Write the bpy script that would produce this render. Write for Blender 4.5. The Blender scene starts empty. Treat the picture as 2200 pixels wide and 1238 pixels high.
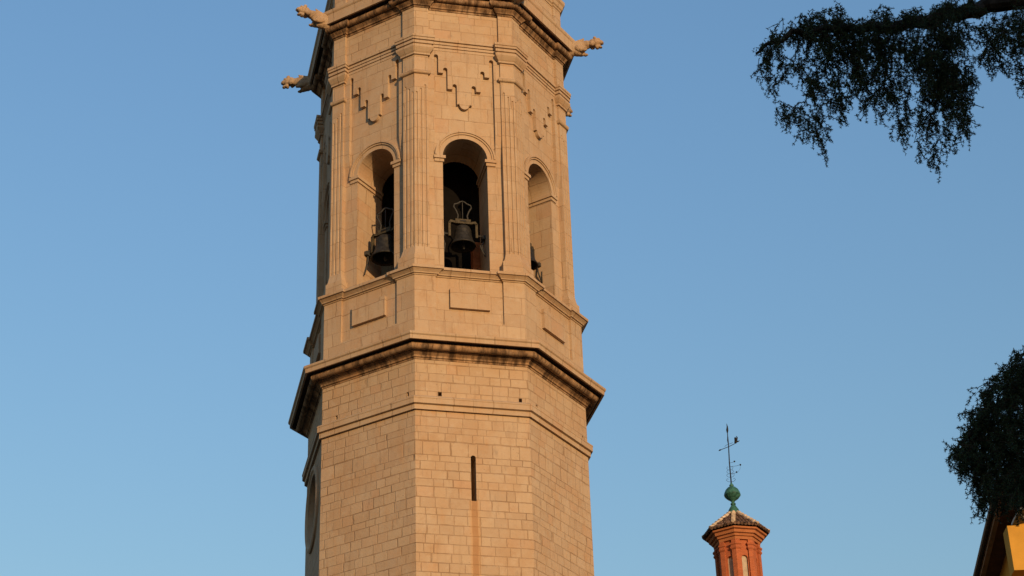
import bpy, bmesh, math, random
import numpy as np
from math import sin, cos, tan, pi, radians
from mathutils import Vector, Matrix
from mathutils.geometry import tessellate_polygon

S = bpy.context.scene
C = S.collection
random.seed(7)
rng = np.random.default_rng(11)

# ------------------------------------------------------------------ camera
PITCH, ROLL, FPX = 0.5192427, 0.0330762, 4333.14
EYE = Vector((0, 0, 1.6))
cp, sp, cr, sr = cos(PITCH), sin(PITCH), cos(ROLL), sin(ROLL)
cam = bpy.data.cameras.new('camera')
cam.sensor_width = 36.0
cam.lens = FPX * 36.0 / 2200.0
cam.clip_start, cam.clip_end = 0.1, 6000
co = bpy.data.objects.new('camera', cam)
ax = Vector((cr, sp * sr, -cp * sr)); ay = Vector((sr, -sp * cr, cp * cr)); az = -Vector((0, cp, sp))
co.matrix_world = Matrix(((ax.x, ay.x, az.x, EYE.x), (ax.y, ay.y, az.y, EYE.y), (ax.z, ay.z, az.z, EYE.z), (0, 0, 0, 1)))
C.objects.link(co)
S.camera = co

# ------------------------------------------------------------------ light
SUN_AZ, SUN_EL = radians(294.0), radians(9.0)
sun_dir = Vector((cos(SUN_AZ) * cos(SUN_EL), sin(SUN_AZ) * cos(SUN_EL), sin(SUN_EL)))
W = bpy.data.worlds.new('World'); S.world = W; W.use_nodes = True
wt = W.node_tree
bg = wt.nodes['Background']
sky = wt.nodes.new('ShaderNodeTexSky'); sky.sky_type = 'NISHITA'; sky.sun_disc = False
sky.sun_elevation = SUN_EL
sky.sun_rotation = pi / 2 - SUN_AZ
sky.altitude = 0; sky.air_density = 2.5; sky.dust_density = 0.5; sky.ozone_density = 6.0
tint = wt.nodes.new('ShaderNodeMix'); tint.data_type = 'RGBA'; tint.blend_type = 'MULTIPLY'
tint.inputs[0].default_value = 1.0; tint.inputs[7].default_value = (1.0, 0.925, 1.05, 1)      # camera white balance
wt.links.new(sky.outputs[0], tint.inputs[6]); wt.links.new(tint.outputs[2], bg.inputs[0]); bg.inputs[1].default_value = 0.15
sl = bpy.data.lights.new('sun', 'SUN'); sl.energy = 2.0; sl.angle = radians(0.5); sl.color = (1.0, 0.635, 0.315)
so = bpy.data.objects.new('sun', sl); so.rotation_euler = sun_dir.to_track_quat('Z', 'Y').to_euler(); so.location = (30, -60, 60)
C.objects.link(so)
S.view_settings.view_transform = 'Standard'; S.view_settings.look = 'None'
S.view_settings.gamma = 1.0; S.view_settings.exposure = 1.01

# ------------------------------------------------------------------ helpers
class MB:
    """collects faces, then links them as ONE mesh object"""
    def __init__(s): s.v = []; s.f = []
    def add(s, vs, fs):
        b = len(s.v); s.v += [tuple(p) for p in vs]; s.f += [tuple(b + i for i in f) for f in fs]
    def build(s, name, mat, parent=None, smooth=False):
        me = bpy.data.meshes.new(name); me.from_pydata(s.v, [], s.f)
        bm = bmesh.new(); bm.from_mesh(me); bmesh.ops.recalc_face_normals(bm, faces=bm.faces); bm.to_mesh(me); bm.free()
        me.materials.append(mat)
        if smooth: me.polygons.foreach_set('use_smooth', [True] * len(me.polygons))
        o = bpy.data.objects.new(name, me); C.objects.link(o)
        if parent: o.parent = parent; o.matrix_parent_inverse = Matrix.Translation(parent.location).inverted() if parent.type == 'EMPTY' else parent_inv(parent)
        return o
    def box(s, c, x, y, z, hx, hy, hz):
        c = Vector(c); x = Vector(x); y = Vector(y); z = Vector(z)
        vs = [c + x * hx * i + y * hy * j + z * hz * k for i in (-1, 1) for j in (-1, 1) for k in (-1, 1)]
        s.add(vs, [(0, 1, 3, 2), (4, 6, 7, 5), (0, 4, 5, 1), (2, 3, 7, 6), (0, 2, 6, 4), (1, 5, 7, 3)])
    def tube(s, pts, rad, n=6, caps=True):
        pts = [Vector(p) for p in pts]
        if not isinstance(rad, (list, tuple)): rad = [rad] * len(pts)
        vs = []; fs = []; up = None
        for i, p in enumerate(pts):
            d = (pts[min(i + 1, len(pts) - 1)] - pts[max(i - 1, 0)]).normalized()
            if up is None:
                up = d.orthogonal().normalized()
            up = (up - d * up.dot(d)).normalized(); sd = d.cross(up)
            vs += [p + (up * cos(2 * pi * k / n) + sd * sin(2 * pi * k / n)) * rad[i] for k in range(n)]
        for i in range(len(pts) - 1):
            for k in range(n):
                a, b = i * n + k, i * n + (k + 1) % n
                fs.append((a, b, b + n, a + n))
        if caps: fs += [tuple(range(n)), tuple(range((len(pts) - 1) * n, len(pts) * n))]
        s.add(vs, fs)
    def lathe(s, prof, c, n=24, fn=None):
        c = Vector(c); vs = []; fs = []
        for (r, z) in prof:
            for k in range(n):
                rr = r * (fn(k, n, z) if fn else 1)
                vs.append(c + Vector((rr * cos(2 * pi * k / n), rr * sin(2 * pi * k / n), z)))
        for i in range(len(prof) - 1):
            for k in range(n):
                a, b = i * n + k, i * n + (k + 1) % n
                fs.append((a, b, b + n, a + n))
        s.add(vs, fs)

def parent_inv(p): return Matrix.Identity(4)   # the parent part already sits at the world origin

def thing(name, label, cat, loc=(0, 0, 0), group=None):
    o = bpy.data.objects.new(name, None); C.objects.link(o); o.location = loc
    o['label'] = label; o['category'] = cat
    if group: o['group'] = group
    return o

# ------------------------------------------------------------------ materials
class NT:
    def __init__(s, name):
        s.m = bpy.data.materials.new(name); s.m.use_nodes = True; s.t = s.m.node_tree
        s.b = s.t.nodes['Principled BSDF']
        s.b.inputs['Specular IOR Level'].default_value = 0.15
    def n(s, t): return s.t.nodes.new(t)
    def link(s, a, b): s.t.links.new(a, b)
    def val(s, x, inp):
        if isinstance(x, (int, float)): inp.default_value = x
        elif isinstance(x, (tuple, list)): inp.default_value = x
        else: s.link(x, inp)
    def m_(s, op, a, b=0.0, c=0.0):
        q = s.n('ShaderNodeMath'); q.operation = op
        for i, x in enumerate((a, b, c)): s.val(x, q.inputs[i])
        return q.outputs[0]
    def vm(s, op, a, b=(0, 0, 0)):
        q = s.n('ShaderNodeVectorMath'); q.operation = op
        s.val(a, q.inputs[0]); s.val(b, q.inputs[1])
        return q.outputs['Value'] if op == 'DOT_PRODUCT' else q.outputs[0]
    def comb(s, x, y, z=0.0):
        q = s.n('ShaderNodeCombineXYZ')
        for i, a in enumerate((x, y, z)): s.val(a, q.inputs[i])
        return q.outputs[0]
    def noise(s, vec, scale, detail=2.0, rough=0.5):
        q = s.n('ShaderNodeTexNoise'); s.link(vec, q.inputs['Vector'])
        q.inputs['Scale'].default_value = scale; q.inputs['Detail'].default_value = detail; q.inputs['Roughness'].default_value = rough
        return q.outputs[0]
    def white(s, vec):
        q = s.n('ShaderNodeTexWhiteNoise'); q.noise_dimensions = '3D'; s.link(vec, q.inputs['Vector']); return q.outputs['Value']
    def step(s, x, lo, hi):
        q = s.n('ShaderNodeMapRange'); q.interpolation_type = 'SMOOTHSTEP'
        s.val(x, q.inputs[0]); s.val(lo, q.inputs[1]); s.val(hi, q.inputs[2]); q.inputs[3].default_value = 0; q.inputs[4].default_value = 1
        return q.outputs[0]
    def mix(s, f, a, b, mode='MIX'):
        q = s.n('ShaderNodeMix'); q.data_type = 'RGBA'; q.blend_type = mode
        s.val(f, q.inputs[0])
        for x, i in ((a, 6), (b, 7)):
            s.val((*x, 1.0) if isinstance(x, tuple) and len(x) == 3 else x, q.inputs[i])
        return q.outputs[2]
    def ramp(s, f, cols):
        q = s.n('ShaderNodeValToRGB'); e = q.color_ramp.elements
        while len(e) < len(cols): e.new(0.5)
        for i, (p, c) in enumerate(cols): e[i].position = p; e[i].color = (*c, 1)
        s.link(f, q.inputs[0]); return q.outputs[0]
    def bump(s, h, strength, dist):
        q = s.n('ShaderNodeBump'); q.inputs['Strength'].default_value = strength; q.inputs['Distance'].default_value = dist
        s.link(h, q.inputs['Height']); s.link(q.outputs[0], s.b.inputs['Normal'])

def simple(name, col, rough=0.8, var=0.25, scale=6.0, metal=0.0, bump=0.0):
    t = NT(name); g = t.n('ShaderNodeNewGeometry')
    nz = t.noise(g.outputs['Position'], scale, 5, 0.6)
    f = t.step(nz, 0.3, 0.72)
    t.link(t.mix(f, tuple(c * (1 - var) for c in col), tuple(min(1, c * (1 + var)) for c in col)), t.b.inputs['Base Color'])
    t.b.inputs['Roughness'].default_value = rough; t.b.inputs['Metallic'].default_value = metal
    if bump: t.bump(nz, bump, 0.02)
    return t.m

TX, TY = -2.704774, 69.301142           # tower axis
AL = 2.98170569                         # angle of corner A

def ashlar(name, h, w, joint=0.02, contrast=1.0, warp=0.35, cols=None, mortar=(0.18, 0.105, 0.05), streak=0.3, seam=0.75, slit_stain=False, bump=0.5, grime=0.0):
    """coursed stone whose joints follow every face: u runs along the face, v is the height"""
    t = NT(name); g = t.n('ShaderNodeNewGeometry')
    P, N = g.outputs['Position'], g.outputs['True Normal']
    cr_ = t.n('ShaderNodeVectorMath'); cr_.operation = 'CROSS_PRODUCT'; cr_.inputs[0].default_value = (0, 0, 1); t.link(N, cr_.inputs[1])
    T = t.vm('NORMALIZE', cr_.outputs[0])
    rel = t.vm('SUBTRACT', P, (TX, TY, 0))
    u = t.vm('DOT_PRODUCT', rel, T)
    sep = t.n('ShaderNodeSeparateXYZ'); t.link(P, sep.inputs[0]); z = sep.outputs[2]
    sn = t.n('ShaderNodeSeparateXYZ'); t.link(N, sn.inputs[0])
    fid = t.m_('ROUND', t.m_('MULTIPLY', t.m_('ARCTAN2', sn.outputs[1], sn.outputs[0]), 4.0))   # which way the face looks
    zz = t.m_('DIVIDE', z, h)
    zw = t.m_('ADD', zz, t.m_('MULTIPLY', t.m_('SUBTRACT', t.noise(t.comb(0.0, 0.0, zz), 0.55, 0), 0.5), warp * 4))
    wob = t.noise(P, 2.2, 2)
    zw = t.m_('ADD', zw, t.m_('MULTIPLY', t.m_('SUBTRACT', wob, 0.5), 0.10))
    row = t.m_('FLOOR', zw); fv = t.m_('FRACT', zw)
    rr = t.white(t.comb(row, fid, 3.0))
    uu = t.m_('ADD', t.m_('DIVIDE', u, w), t.m_('MULTIPLY', rr, 37.0))
    uw = t.m_('ADD', uu, t.m_('MULTIPLY', t.m_('SUBTRACT', t.noise(t.comb(uu, t.m_('MULTIPLY', row, 5.37), fid), 0.8, 0), 0.5), 1.3))
    uw = t.m_('ADD', uw, t.m_('MULTIPLY', t.m_('SUBTRACT', t.noise(P, 3.1, 1), 0.5), 0.08))
    col = t.m_('FLOOR', uw); fu = t.m_('FRACT', uw)
    idv = t.white(t.comb(col, row, fid)); id2 = t.white(t.comb(row, col, t.m_('ADD', fid, 9.3)))
    du = t.m_('MULTIPLY', t.m_('MINIMUM', fu, t.m_('SUBTRACT', 1.0, fu)), w)
    dv = t.m_('MULTIPLY', t.m_('MINIMUM', fv, t.m_('SUBTRACT', 1.0, fv)), h)
    d = t.m_('MINIMUM', du, dv)
    fine = t.noise(P, 14, 4, 0.65)
    d = t.m_('ADD', d, t.m_('MULTIPLY', t.m_('SUBTRACT', fine, 0.5), joint * 0.9))
    mort = t.m_('SUBTRACT', 1.0, t.step(d, joint * 0.45, joint * 1.25))
    # some joints are filled flush with stone-coloured mortar
    keep = t.step(t.noise(P, 0.9, 4, 0.65), 0.62 - seam * 0.28, 0.66)
    mort = t.m_('MULTIPLY', mort, t.m_('ADD', 0.48, t.m_('MULTIPLY', keep, 0.46)))
    c = t.ramp(idv, cols or [(0.0, (0.375, 0.275, 0.18)), (0.3, (0.41, 0.305, 0.20)), (0.7, (0.43, 0.325, 0.215)), (0.92, (0.415, 0.295, 0.188)), (0.97, (0.415, 0.28, 0.175)), (1.0, (0.45, 0.35, 0.24))])
    # cloudy patina
    pat = t.noise(P, 0.55, 5, 0.62)
    c = t.mix(t.m_('MULTIPLY', t.step(pat, 0.42, 0.72), 0.55 * contrast), c, (0.36, 0.225, 0.12))
    pat2 = t.noise(t.vm('ADD', P, (31, 7, 5)), 1.6, 5, 0.65)
    c = t.mix(t.m_('MULTIPLY', t.step(pat2, 0.45, 0.75), 0.4 * contrast), c, (0.40, 0.32, 0.235))
    pat3 = t.noise(t.vm('ADD', P, (3, 17, 25)), 4.2, 4, 0.7)
    c = t.mix(t.m_('MULTIPLY', t.step(pat3, 0.5, 0.74), 0.38 * contrast), c, (0.32, 0.20, 0.11))
    pat4 = t.noise(t.vm('ADD', P, (13, 47, 2)), 2.6, 4, 0.7)
    c = t.mix(t.m_('MULTIPLY', t.step(pat4, 0.52, 0.74), 0.4 * contrast), c, (0.47, 0.385, 0.28))
    pit = t.noise(P, 22, 3, 0.7)
    c = t.mix(t.m_('MULTIPLY', t.step(pit, 0.58, 0.75), 0.25), c, (0.22, 0.15, 0.09))
    # pock marks
    vor = t.n('ShaderNodeTexVoronoi'); t.link(P, vor.inputs['Vector']); vor.inputs['Scale'].default_value = 5.5
    pk = t.m_('SUBTRACT', 1.0, t.step(vor.outputs['Distance'], 0.05, 0.13))
    pk = t.m_('MULTIPLY', pk, t.step(t.noise(P, 1.3, 2), 0.52, 0.62))
    c = t.mix(t.m_('MULTIPLY', pk, 0.55), c, (0.17, 0.105, 0.06))
    # ochre run-off that follows the courses of rain water
    oc = t.noise(t.comb(t.m_('MULTIPLY', u, 1.6), fid, t.m_('MULTIPLY', z, 0.5)), 1.0, 5, 0.62)
    c = t.mix(t.m_('MULTIPLY', t.step(oc, 0.54, 0.70), 0.32 * contrast), c, (0.42, 0.235, 0.105))
    gy = t.noise(t.comb(t.m_('MULTIPLY', u, 3.0), t.m_('ADD', fid, 20.0), t.m_('MULTIPLY', z, 0.9)), 1.0, 5, 0.7)
    c = t.mix(t.m_('MULTIPLY', t.step(gy, 0.58, 0.72), 0.4 * contrast), c, (0.20, 0.165, 0.13))
    # rain streaks
    st = t.noise(t.comb(t.m_('MULTIPLY', u, 5.0), fid, t.m_('MULTIPLY', z, 0.45)), 1.0, 4, 0.6)
    c = t.mix(t.m_('MULTIPLY', t.step(st, 0.54, 0.74), streak), c, (0.21, 0.125, 0.065))
    if grime:
        gr = t.noise(t.comb(t.m_('MULTIPLY', u, 3.2), fid, t.m_('MULTIPLY', z, 1.2)), 1.0, 6, 0.7)
        c = t.mix(t.m_('MULTIPLY', t.step(gr, 0.40, 0.62), grime), c, (0.06, 0.037, 0.022))
    c = t.mix(t.m_('MULTIPLY', mort, 0.68), c, mortar)
    if slit_stain:
        a = AL + 2.5 * pi / 4
        su = t.vm('DOT_PRODUCT', rel, (-sin(a), cos(a), 0)); sn_ = t.vm('DOT_PRODUCT', rel, (cos(a), sin(a), 0))
        e = t.m_('ABSOLUTE', t.m_('ADD', su, t.m_('ADD', -0.012, t.m_('MULTIPLY', t.m_('SUBTRACT', t.noise(t.comb(0.0, 0.0, z), 1.0, 3), 0.5), 0.10))))
        low = t.m_('MULTIPLY', t.step(z, 30.06, 29.94), t.step(sn_, 4.5, 4.9))
        halo = t.m_('MULTIPLY', t.m_('SUBTRACT', 1.0, t.step(e, 0.10, 0.24)), t.m_('MULTIPLY', low, 0.6))
        c = t.mix(halo, c, (0.46, 0.27, 0.12))
        core = t.m_('MULTIPLY', t.m_('SUBTRACT', 1.0, t.step(e, 0.085, 0.125)), t.m_('MULTIPLY', low, t.m_('ADD', 0.25, t.m_('MULTIPLY', pat2, 0.75))))
        c = t.mix(core, c, (0.29, 0.155, 0.07))
    t.link(c, t.b.inputs['Base Color']); t.b.inputs['Roughness'].default_value = 0.92
    hgt = t.m_('ADD', t.m_('MULTIPLY', mort, -1.0), t.m_('MULTIPLY', fine, 0.55))
    hgt = t.m_('ADD', hgt, t.m_('MULTIPLY', id2, 0.25))
    hgt = t.m_('ADD', hgt, t.m_('MULTIPLY', pk, -0.6))
    t.bump(hgt, bump, 0.03)
    return t.m

M_shaft = ashlar('rough_coursed_limestone', 0.345, 0.50, joint=0.0175, seam=0.70, slit_stain=True, bump=0.6, streak=0.22)
M_smooth = ashlar('smooth_cut_limestone', 0.66, 0.85, joint=0.015, warp=0.2, seam=0.62, streak=0.42, bump=0.35)
M_mould = ashlar('moulded_limestone', 40.0, 1.05, joint=0.02, warp=0.0, seam=0.9, streak=0.35, bump=0.3)
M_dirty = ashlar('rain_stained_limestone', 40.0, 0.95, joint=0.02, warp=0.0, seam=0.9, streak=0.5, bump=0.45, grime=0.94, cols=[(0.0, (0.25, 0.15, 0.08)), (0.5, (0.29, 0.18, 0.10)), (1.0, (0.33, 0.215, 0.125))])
M_soffit = simple('dark_soffit_stone', (0.055, 0.034, 0.022), 0.95, 0.5, 2.5)  # near-black tone for the cornice soffits only
M_carve = ashlar('weathered_carved_limestone', 40.0, 40.0, joint=0.0001, warp=0.0, streak=0.5, bump=0.6, contrast=1.0, grime=0.45)
M_terra = simple('old_red_brick', (0.30, 0.11, 0.045), 0.95, 0.3, 6.0)
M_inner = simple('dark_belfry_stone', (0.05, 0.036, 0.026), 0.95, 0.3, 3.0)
M_bronze = simple('dark_bronze', (0.032, 0.030, 0.026), 0.6, 0.35, 9.0, 0.4)
M_yoke = simple('ochre_painted_iron', (0.06, 0.05, 0.03), 0.65, 0.35, 9.0)
M_iron = simple('grey_iron', (0.05, 0.05, 0.047), 0.7, 0.3, 12.0)
M_black = simple('black_wrought_iron', (0.02, 0.02, 0.022), 0.6, 0.3, 12.0, 0.3)
M_wood = simple('old_timber', (0.06, 0.033, 0.02), 0.8, 0.35, 7.0)

# ------------------------------------------------------------------ ground
def grid_plane(name, size, z, mat):
    m = MB(); m.add([(-size, -size, z), (size, -size, z), (size, size, z), (-size, size, z)], [(0, 1, 2, 3)])
    o = m.build(name, mat); o['kind'] = 'structure'; return o
tg = NT('stone_paving'); gg = tg.n('ShaderNodeNewGeometry')
bt = tg.n('ShaderNodeTexBrick'); tg.link(gg.outputs['Position'], bt.inputs['Vector'])
bt.inputs['Scale'].default_value = 1.6; bt.inputs['Mortar Size'].default_value = 0.012
bt.inputs['Color1'].default_value = (0.05, 0.045, 0.04, 1); bt.inputs['Color2'].default_value = (0.06, 0.054, 0.048, 1); bt.inputs['Mortar'].default_value = (0.05, 0.045, 0.04, 1)  # paving darkened: the shade of a built-up town is put into its colour
cg = tg.mix(tg.m_('MULTIPLY', tg.noise(gg.outputs['Position'], 0.2, 5), 0.5), bt.outputs[0], (0.042, 0.038, 0.034))
tg.link(cg, tg.b.inputs['Base Color'])
grid_plane('ground', 2500, 0.0, tg.m)

# ------------------------------------------------------------------ bell tower
T8 = tan(pi / 8)
def fframe(k):                      # outward normal and tangent of face k (between corners k and k+1)
    a = AL + (k + 0.5) * pi / 4
    return (cos(a), sin(a)), (-sin(a), cos(a))
def fpt(k, u, ap, z):
    n, t = fframe(k)
    return (TX + n[0] * ap + t[0] * u, TY + n[1] * ap + t[1] * u, z)

def ring_plan(a0, a1, um, o):       # outline offset by o of an octagon with a pilaster strip wrapped round every corner
    pts = []
    for k in range(8):
        if um is None:
            pts.append((k, -(a0 + o) * T8, a0 + o)); continue
        s = um - o
        pts += [(k, -(a0 + o) * T8, a0 + o), (k, -s, a0 + o), (k, -s, a1 + o), (k, s, a1 + o), (k, s, a0 + o)]
    return pts
def ring(mb, a0, prof, a1=None, um=None):
    vs = []; n = None
    for (o, z) in prof:
        pl = ring_plan(a0, a1, um, o); n = len(pl)
        vs += [fpt(k, u, ap, z) for (k, u, ap) in pl]
    fs = []
    for i in range(len(prof) - 1):
        for j in range(n):
            a, b = i * n + j, i * n + (j + 1) % n
            fs.append((a, b, b + n, a + n))
    mb.add(vs, fs)

def plate(mb, k, outer, holes, ap, thick, mitre=True, back=True, front=True, fade=(-1, 0)):
    """wall slab of face k with real openings through it"""
    polys = [outer] + holes
    flat = [p for poly in polys for p in poly]
    tris = tessellate_polygon([[Vector((u, z, 0)) for u, z in poly] for poly in polys])
    ab = ap - thick
    fr = [fpt(k, u, ap if z > fade[0] else fade[1], z) for u, z in flat]
    bk = []
    for i, (u, z) in enumerate(flat):
        if mitre and i < len(outer): u = u * ab / ap
        bk.append(fpt(k, u, ab, z))
    n = len(flat); fs = []
    if front: fs += [tuple(tr) for tr in tris]
    if back: fs += [tuple(n + i for i in tr) for tr in tris]
    s = 0
    for poly in polys:
        m = len(poly)
        for i in range(m):
            a, b = s + i, s + (i + 1) % m
            fs.append((a, b, n + b, n + a))
        s += m
    mb.add(fr + bk, fs)

def arc(cx, cz, r, a0, a1, n): return [(cx + r * cos(a0 + (a1 - a0) * i / n), cz + r * sin(a0 + (a1 - a0) * i / n)) for i in range(n + 1)]
def rect(u0, z0, u1, z1): return [(u0, z0), (u1, z0), (u1, z1), (u0, z1)]

tower = thing('bell_tower', 'tall octagonal sunlit limestone bell tower with arched bell openings and gargoyles', 'bell tower', (TX, TY, 0))

# shaft: eight mitred walls with a slit window, putlog holes and a round window
AP = 4.99; hw = AP * T8
sh = MB()
slit = [(-0.095, 29.97), (0.085, 29.97), (0.085, 31.62)] + arc(-0.005, 31.62, 0.09, 0, pi, 8)[1:-1] + [(-0.095, 31.62)]
for k in range(8):
    holes = []
    if k == 2: holes = [slit, rect(-1.235, 33.95, -1.10, 34.11), rect(1.71, 33.93, 1.83, 34.09)]
    if k == 1: holes = [rect(1.70, 33.96, 1.80, 34.13), rect(-1.46, 33.95, -1.36, 34.11)]
    if k == 3: holes = [rect(-1.54, 33.99, -1.44, 34.09), rect(1.69, 34.0, 1.78, 34.1)]
    if k == 0: holes = [arc(0.0, 31.48, 1.30, 0, 2 * pi, 36)[:-1]]
    if k == 6: holes = [rect(-0.1, 29.9, 0.1, 31.6)]
    plate(sh, k, rect(-hw, 0.0, hw, 36.1), holes, AP, 1.1)
shaft = sh.build('shaft', M_shaft, tower)

rw = MB()                            # round window: moulded ring and dark glazing behind it
def disc_ring(mb, k, cu, cz, prof, n=40):
    vs = []; fs = []
    for (r, ap) in prof: vs += [fpt(k, cu + r * cos(2 * pi * i / n), ap, cz + r * sin(2 * pi * i / n)) for i in range(n)]
    for j in range(len(prof) - 1):
        for i in range(n):
            a, b = j * n + i, j * n + (i + 1) % n
            fs.append((a, b, b + n, a + n))
    mb.add(vs, fs)
disc_ring(rw, 0, 0.0, 31.48, [(1.62, 4.985), (1.62, 5.06), (1.55, 5.10), (1.45, 5.10), (1.40, 5.05), (1.31, 5.04), (1.297, 4.95), (1.20, 4.6)])
round_window = rw.build('round_window', M_mould, tower)
gl = MB(); disc_ring(gl, 0, 0.0, 31.48, [(1.25, 4.58), (0.02, 4.58)])
gl.build('window_pane', simple('dark_glass', (0.02, 0.022, 0.028), 0.15, 0.1), round_window)

sc_ = MB()
ring(sc_, 4.99, [(-0.02, 33.36), (0.095, 33.345), (0.098, 33.52), (0.085, 33.53), (0.178, 33.555), (0.18, 33.74), (0.192, 33.75), (0.195, 33.79), (0.15, 33.83), (-0.02, 33.95)])
sc_.build('string_course', M_mould, tower)

mc = MB()                            # great cornice above the shaft
ring(mc, 4.99, [(-0.02, 35.36), (0.02, 35.37), (0.03, 35.43), (0.075, 35.44), (0.085, 35.51), (0.14, 35.55), (0.185, 35.58), (0.19, 35.61), (0.24, 35.62)])
t_ = [(0.345 + 0.125 * cos(a), 35.735 + 0.125 * sin(a)) for a in np.linspace(radians(215), radians(435), 12)]
ring(mc, 4.99, [(0.24, 35.62)] + t_ + [(0.40, 35.875)])
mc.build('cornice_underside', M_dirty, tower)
mf = MB()
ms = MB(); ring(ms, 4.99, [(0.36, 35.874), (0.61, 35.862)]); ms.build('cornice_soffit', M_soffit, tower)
ring(mf, 4.99, [(0.60, 35.875), (0.61, 35.85), (0.685, 35.84), (0.70, 35.99), (0.715, 36.0), (0.745, 36.03), (0.755, 36.10), (0.73, 36.125), (-0.15, 36.20)])
mf.build('cornice', M_mould, tower)

pp = MB()                            # parapet stage
ring(pp, 4.99, [(0.0, 36.10), (0.0, 37.07)])
ring(pp, 4.99, [(0.0, 37.07), (0.0, 38.92)], 4.895, 1.27)
vs = []
for k in range(8):                   # ledge closing the pilaster feet
    pp.add([fpt(k, -1.27, 4.895, 37.07), fpt(k, 1.27, 4.895, 37.07), fpt(k, 1.27, 4.99, 37.07), fpt(k, -1.27, 4.99, 37.07)], [(0, 1, 2, 3)])
parapet = pp.build('parapet', M_smooth, tower)
for k in range(8):
    pm = MB()
    plate(pm, k, rect(-0.745, 37.6, 0.745, 38.41), [], 5.02, 0.14, mitre=False)
    pm.build('raised_panel', M_smooth, tower)

sm = MB()
ring(sm, 4.99, [(-0.05, 38.87), (0.03, 38.88), (0.045, 38.92), (0.10, 38.93), (0.11, 38.97), (0.17, 39.03), (0.20, 39.055), (0.205, 39.07), (0.262, 39.075), (0.268, 39.175), (0.24, 39.20), (-0.40, 39.235)], 4.90, 1.27)
sm.build('sill_cornice', M_mould, tower)

# belfry walls with the arched openings
HW, SPR, SILL = 0.87, 44.46, 39.20
arch_open = [(-HW, SILL), (HW, SILL)] + arc(0, SPR, HW, 0, pi, 24)
APW, THK = 4.59, 1.6
bw = MB()
for k in range(8):
    w_ = APW * T8
    plate(bw, k, rect(-w_, 39.12, w_, 51.4), [arch_open], APW, THK)
belfry = bw.build('belfry_wall', M_smooth, tower)

# raised upper field with the stepped hanging outline, one per face
def stepped():
    def notch(c, z, r=0.085): return arc(c, z, r, pi, 0, 8)
    left = [(-1.45, 49.4), (-1.45, 45.5), (-1.45, SPR + 0.02), (-1.195, SPR + 0.02), (-1.195, 45.5)]
    left += [(-1.195, 49.07)] + arc(-1.11, 49.07, 0.085, pi, 0, 8) + [(-1.025, 48.29), (-0.83, 48.29)]
    left += arc(-0.745, 48.47, 0.085, pi, 0, 8) + [(-0.66, 47.55), (-0.465, 47.55)]
    left += arc(-0.38, 47.72, 0.085, pi, 0, 8) + [(-0.295, 46.86), (-0.235, 46.86), (-0.215, 46.93)]
    bottom = arc(0.0, 46.93, 0.215, pi, 2 * pi, 12)[1:-1]
    bottom = [(u, 46.93 + (z - 46.93) * 1.30) for u, z in bottom]
    right = [(-u, z) for u, z in reversed(left)]
    return left + bottom + right
step_poly = stepped()
for k in range(8):
    fm = MB(); plate(fm, k, step_poly, [], 4.735, 0.16, mitre=False, fade=(44.7, 4.594))
    fm.build('stepped_field', M_smooth, tower)

# archivolts and imposts
for k in range(8):
    am = MB()
    def half_ring(r0, r1, ap):
        o = arc(0, SPR, r1, 0, pi, 28) + arc(0, SPR, r0, pi, 0, 28)
        plate(am, k, o, [], ap, ap - 4.57, mitre=False)
    half_ring(0.872, 1.05, 4.635); half_ring(1.05, 1.12, 4.68); half_ring(1.12, 1.185, 4.72)
    am.build('archivolt', M_mould, tower)
    for s in (-1, 1):
        im = MB()
        for (z0, z1, o) in ((44.20, 44.33, 0.045), (44.33, 44.458, 0.10)):
            u0, u1 = HW - o, 1.17 + o * 0.5
            n_, t_v = fframe(k)
            ap0, ap1 = APW - THK + 0.02, APW + o
            c = fpt(k, s * (u0 + HW + 0.02) / 2, (ap0 + ap1) / 2, (z0 + z1) / 2)
            im.box(c, t_v + (0,), n_ + (0,), (0, 0, 1), (HW + 0.02 - u0) / 2, (ap1 - ap0) / 2, (z1 - z0) / 2)
            c = fpt(k, s * (HW + 0.02 + u1) / 2, (APW - 0.05 + ap1) / 2, (z0 + z1) / 2)
            im.box(c, t_v + (0,), n_ + (0,), (0, 0, 1), (u1 - HW - 0.02) / 2, (ap1 - APW + 0.05) / 2, (z1 - z0) / 2)
        im.build('impost', M_mould, tower)

# folded corner pilasters with fluting
PA, PU = 4.81, 1.445
FL = [(1.53, 1.605), (1.70, 1.775), (1.87, 1.94)]
def pil_plan(c, o, g):
    """closed outline round corner c; g = depth of each flute"""
    pts = []
    k0, k1 = (c - 1) % 8, c % 8
    ap = PA + o; s = PU - o
    side = [(s, 4.5), (s, ap)]
    for i, (a, b) in enumerate(FL):
        d = g[i]
        side += [(a, ap), (a + 0.018, ap - d), (b - 0.018, ap - d), (b, ap)]
    l = [(k0, u, a) for u, a in side]
    r = [(k1, -u, a) for u, a in reversed(side)]
    return l + [(k1, -ap * T8, ap)] + r
e = 0.0004; G0 = (e,) * 3; GD = 0.04
LV = [(0.145, 39.20, G0), (0.145, 39.80, G0), (0.10, 39.815, G0), (0.10, 39.85, G0), (0.075, 39.87, G0), (0.045, 39.98, G0), (0.02, 40.10, G0), (0.0, 40.20, G0),
      (0.0, 40.22, G0), (0.0, 40.23, (GD, GD, GD)), (0.0, 47.22, (GD, GD, GD)), (0.0, 47.23, (GD, GD, e)), (0.0, 47.40, (GD, GD, e)), (0.0, 47.41, (GD, e, e)),
      (0.0, 47.58, (GD, e, e)), (0.0, 47.59, G0), (0.0, 48.07, G0)]
LV += [(0.03 + 0.075 * cos(a), 48.175 + 0.095 * sin(a), G0) for a in np.linspace(-pi / 2, pi / 2, 9)]
LV += [(0.0, 48.275, G0), (0.0, 49.0, G0)]
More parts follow.
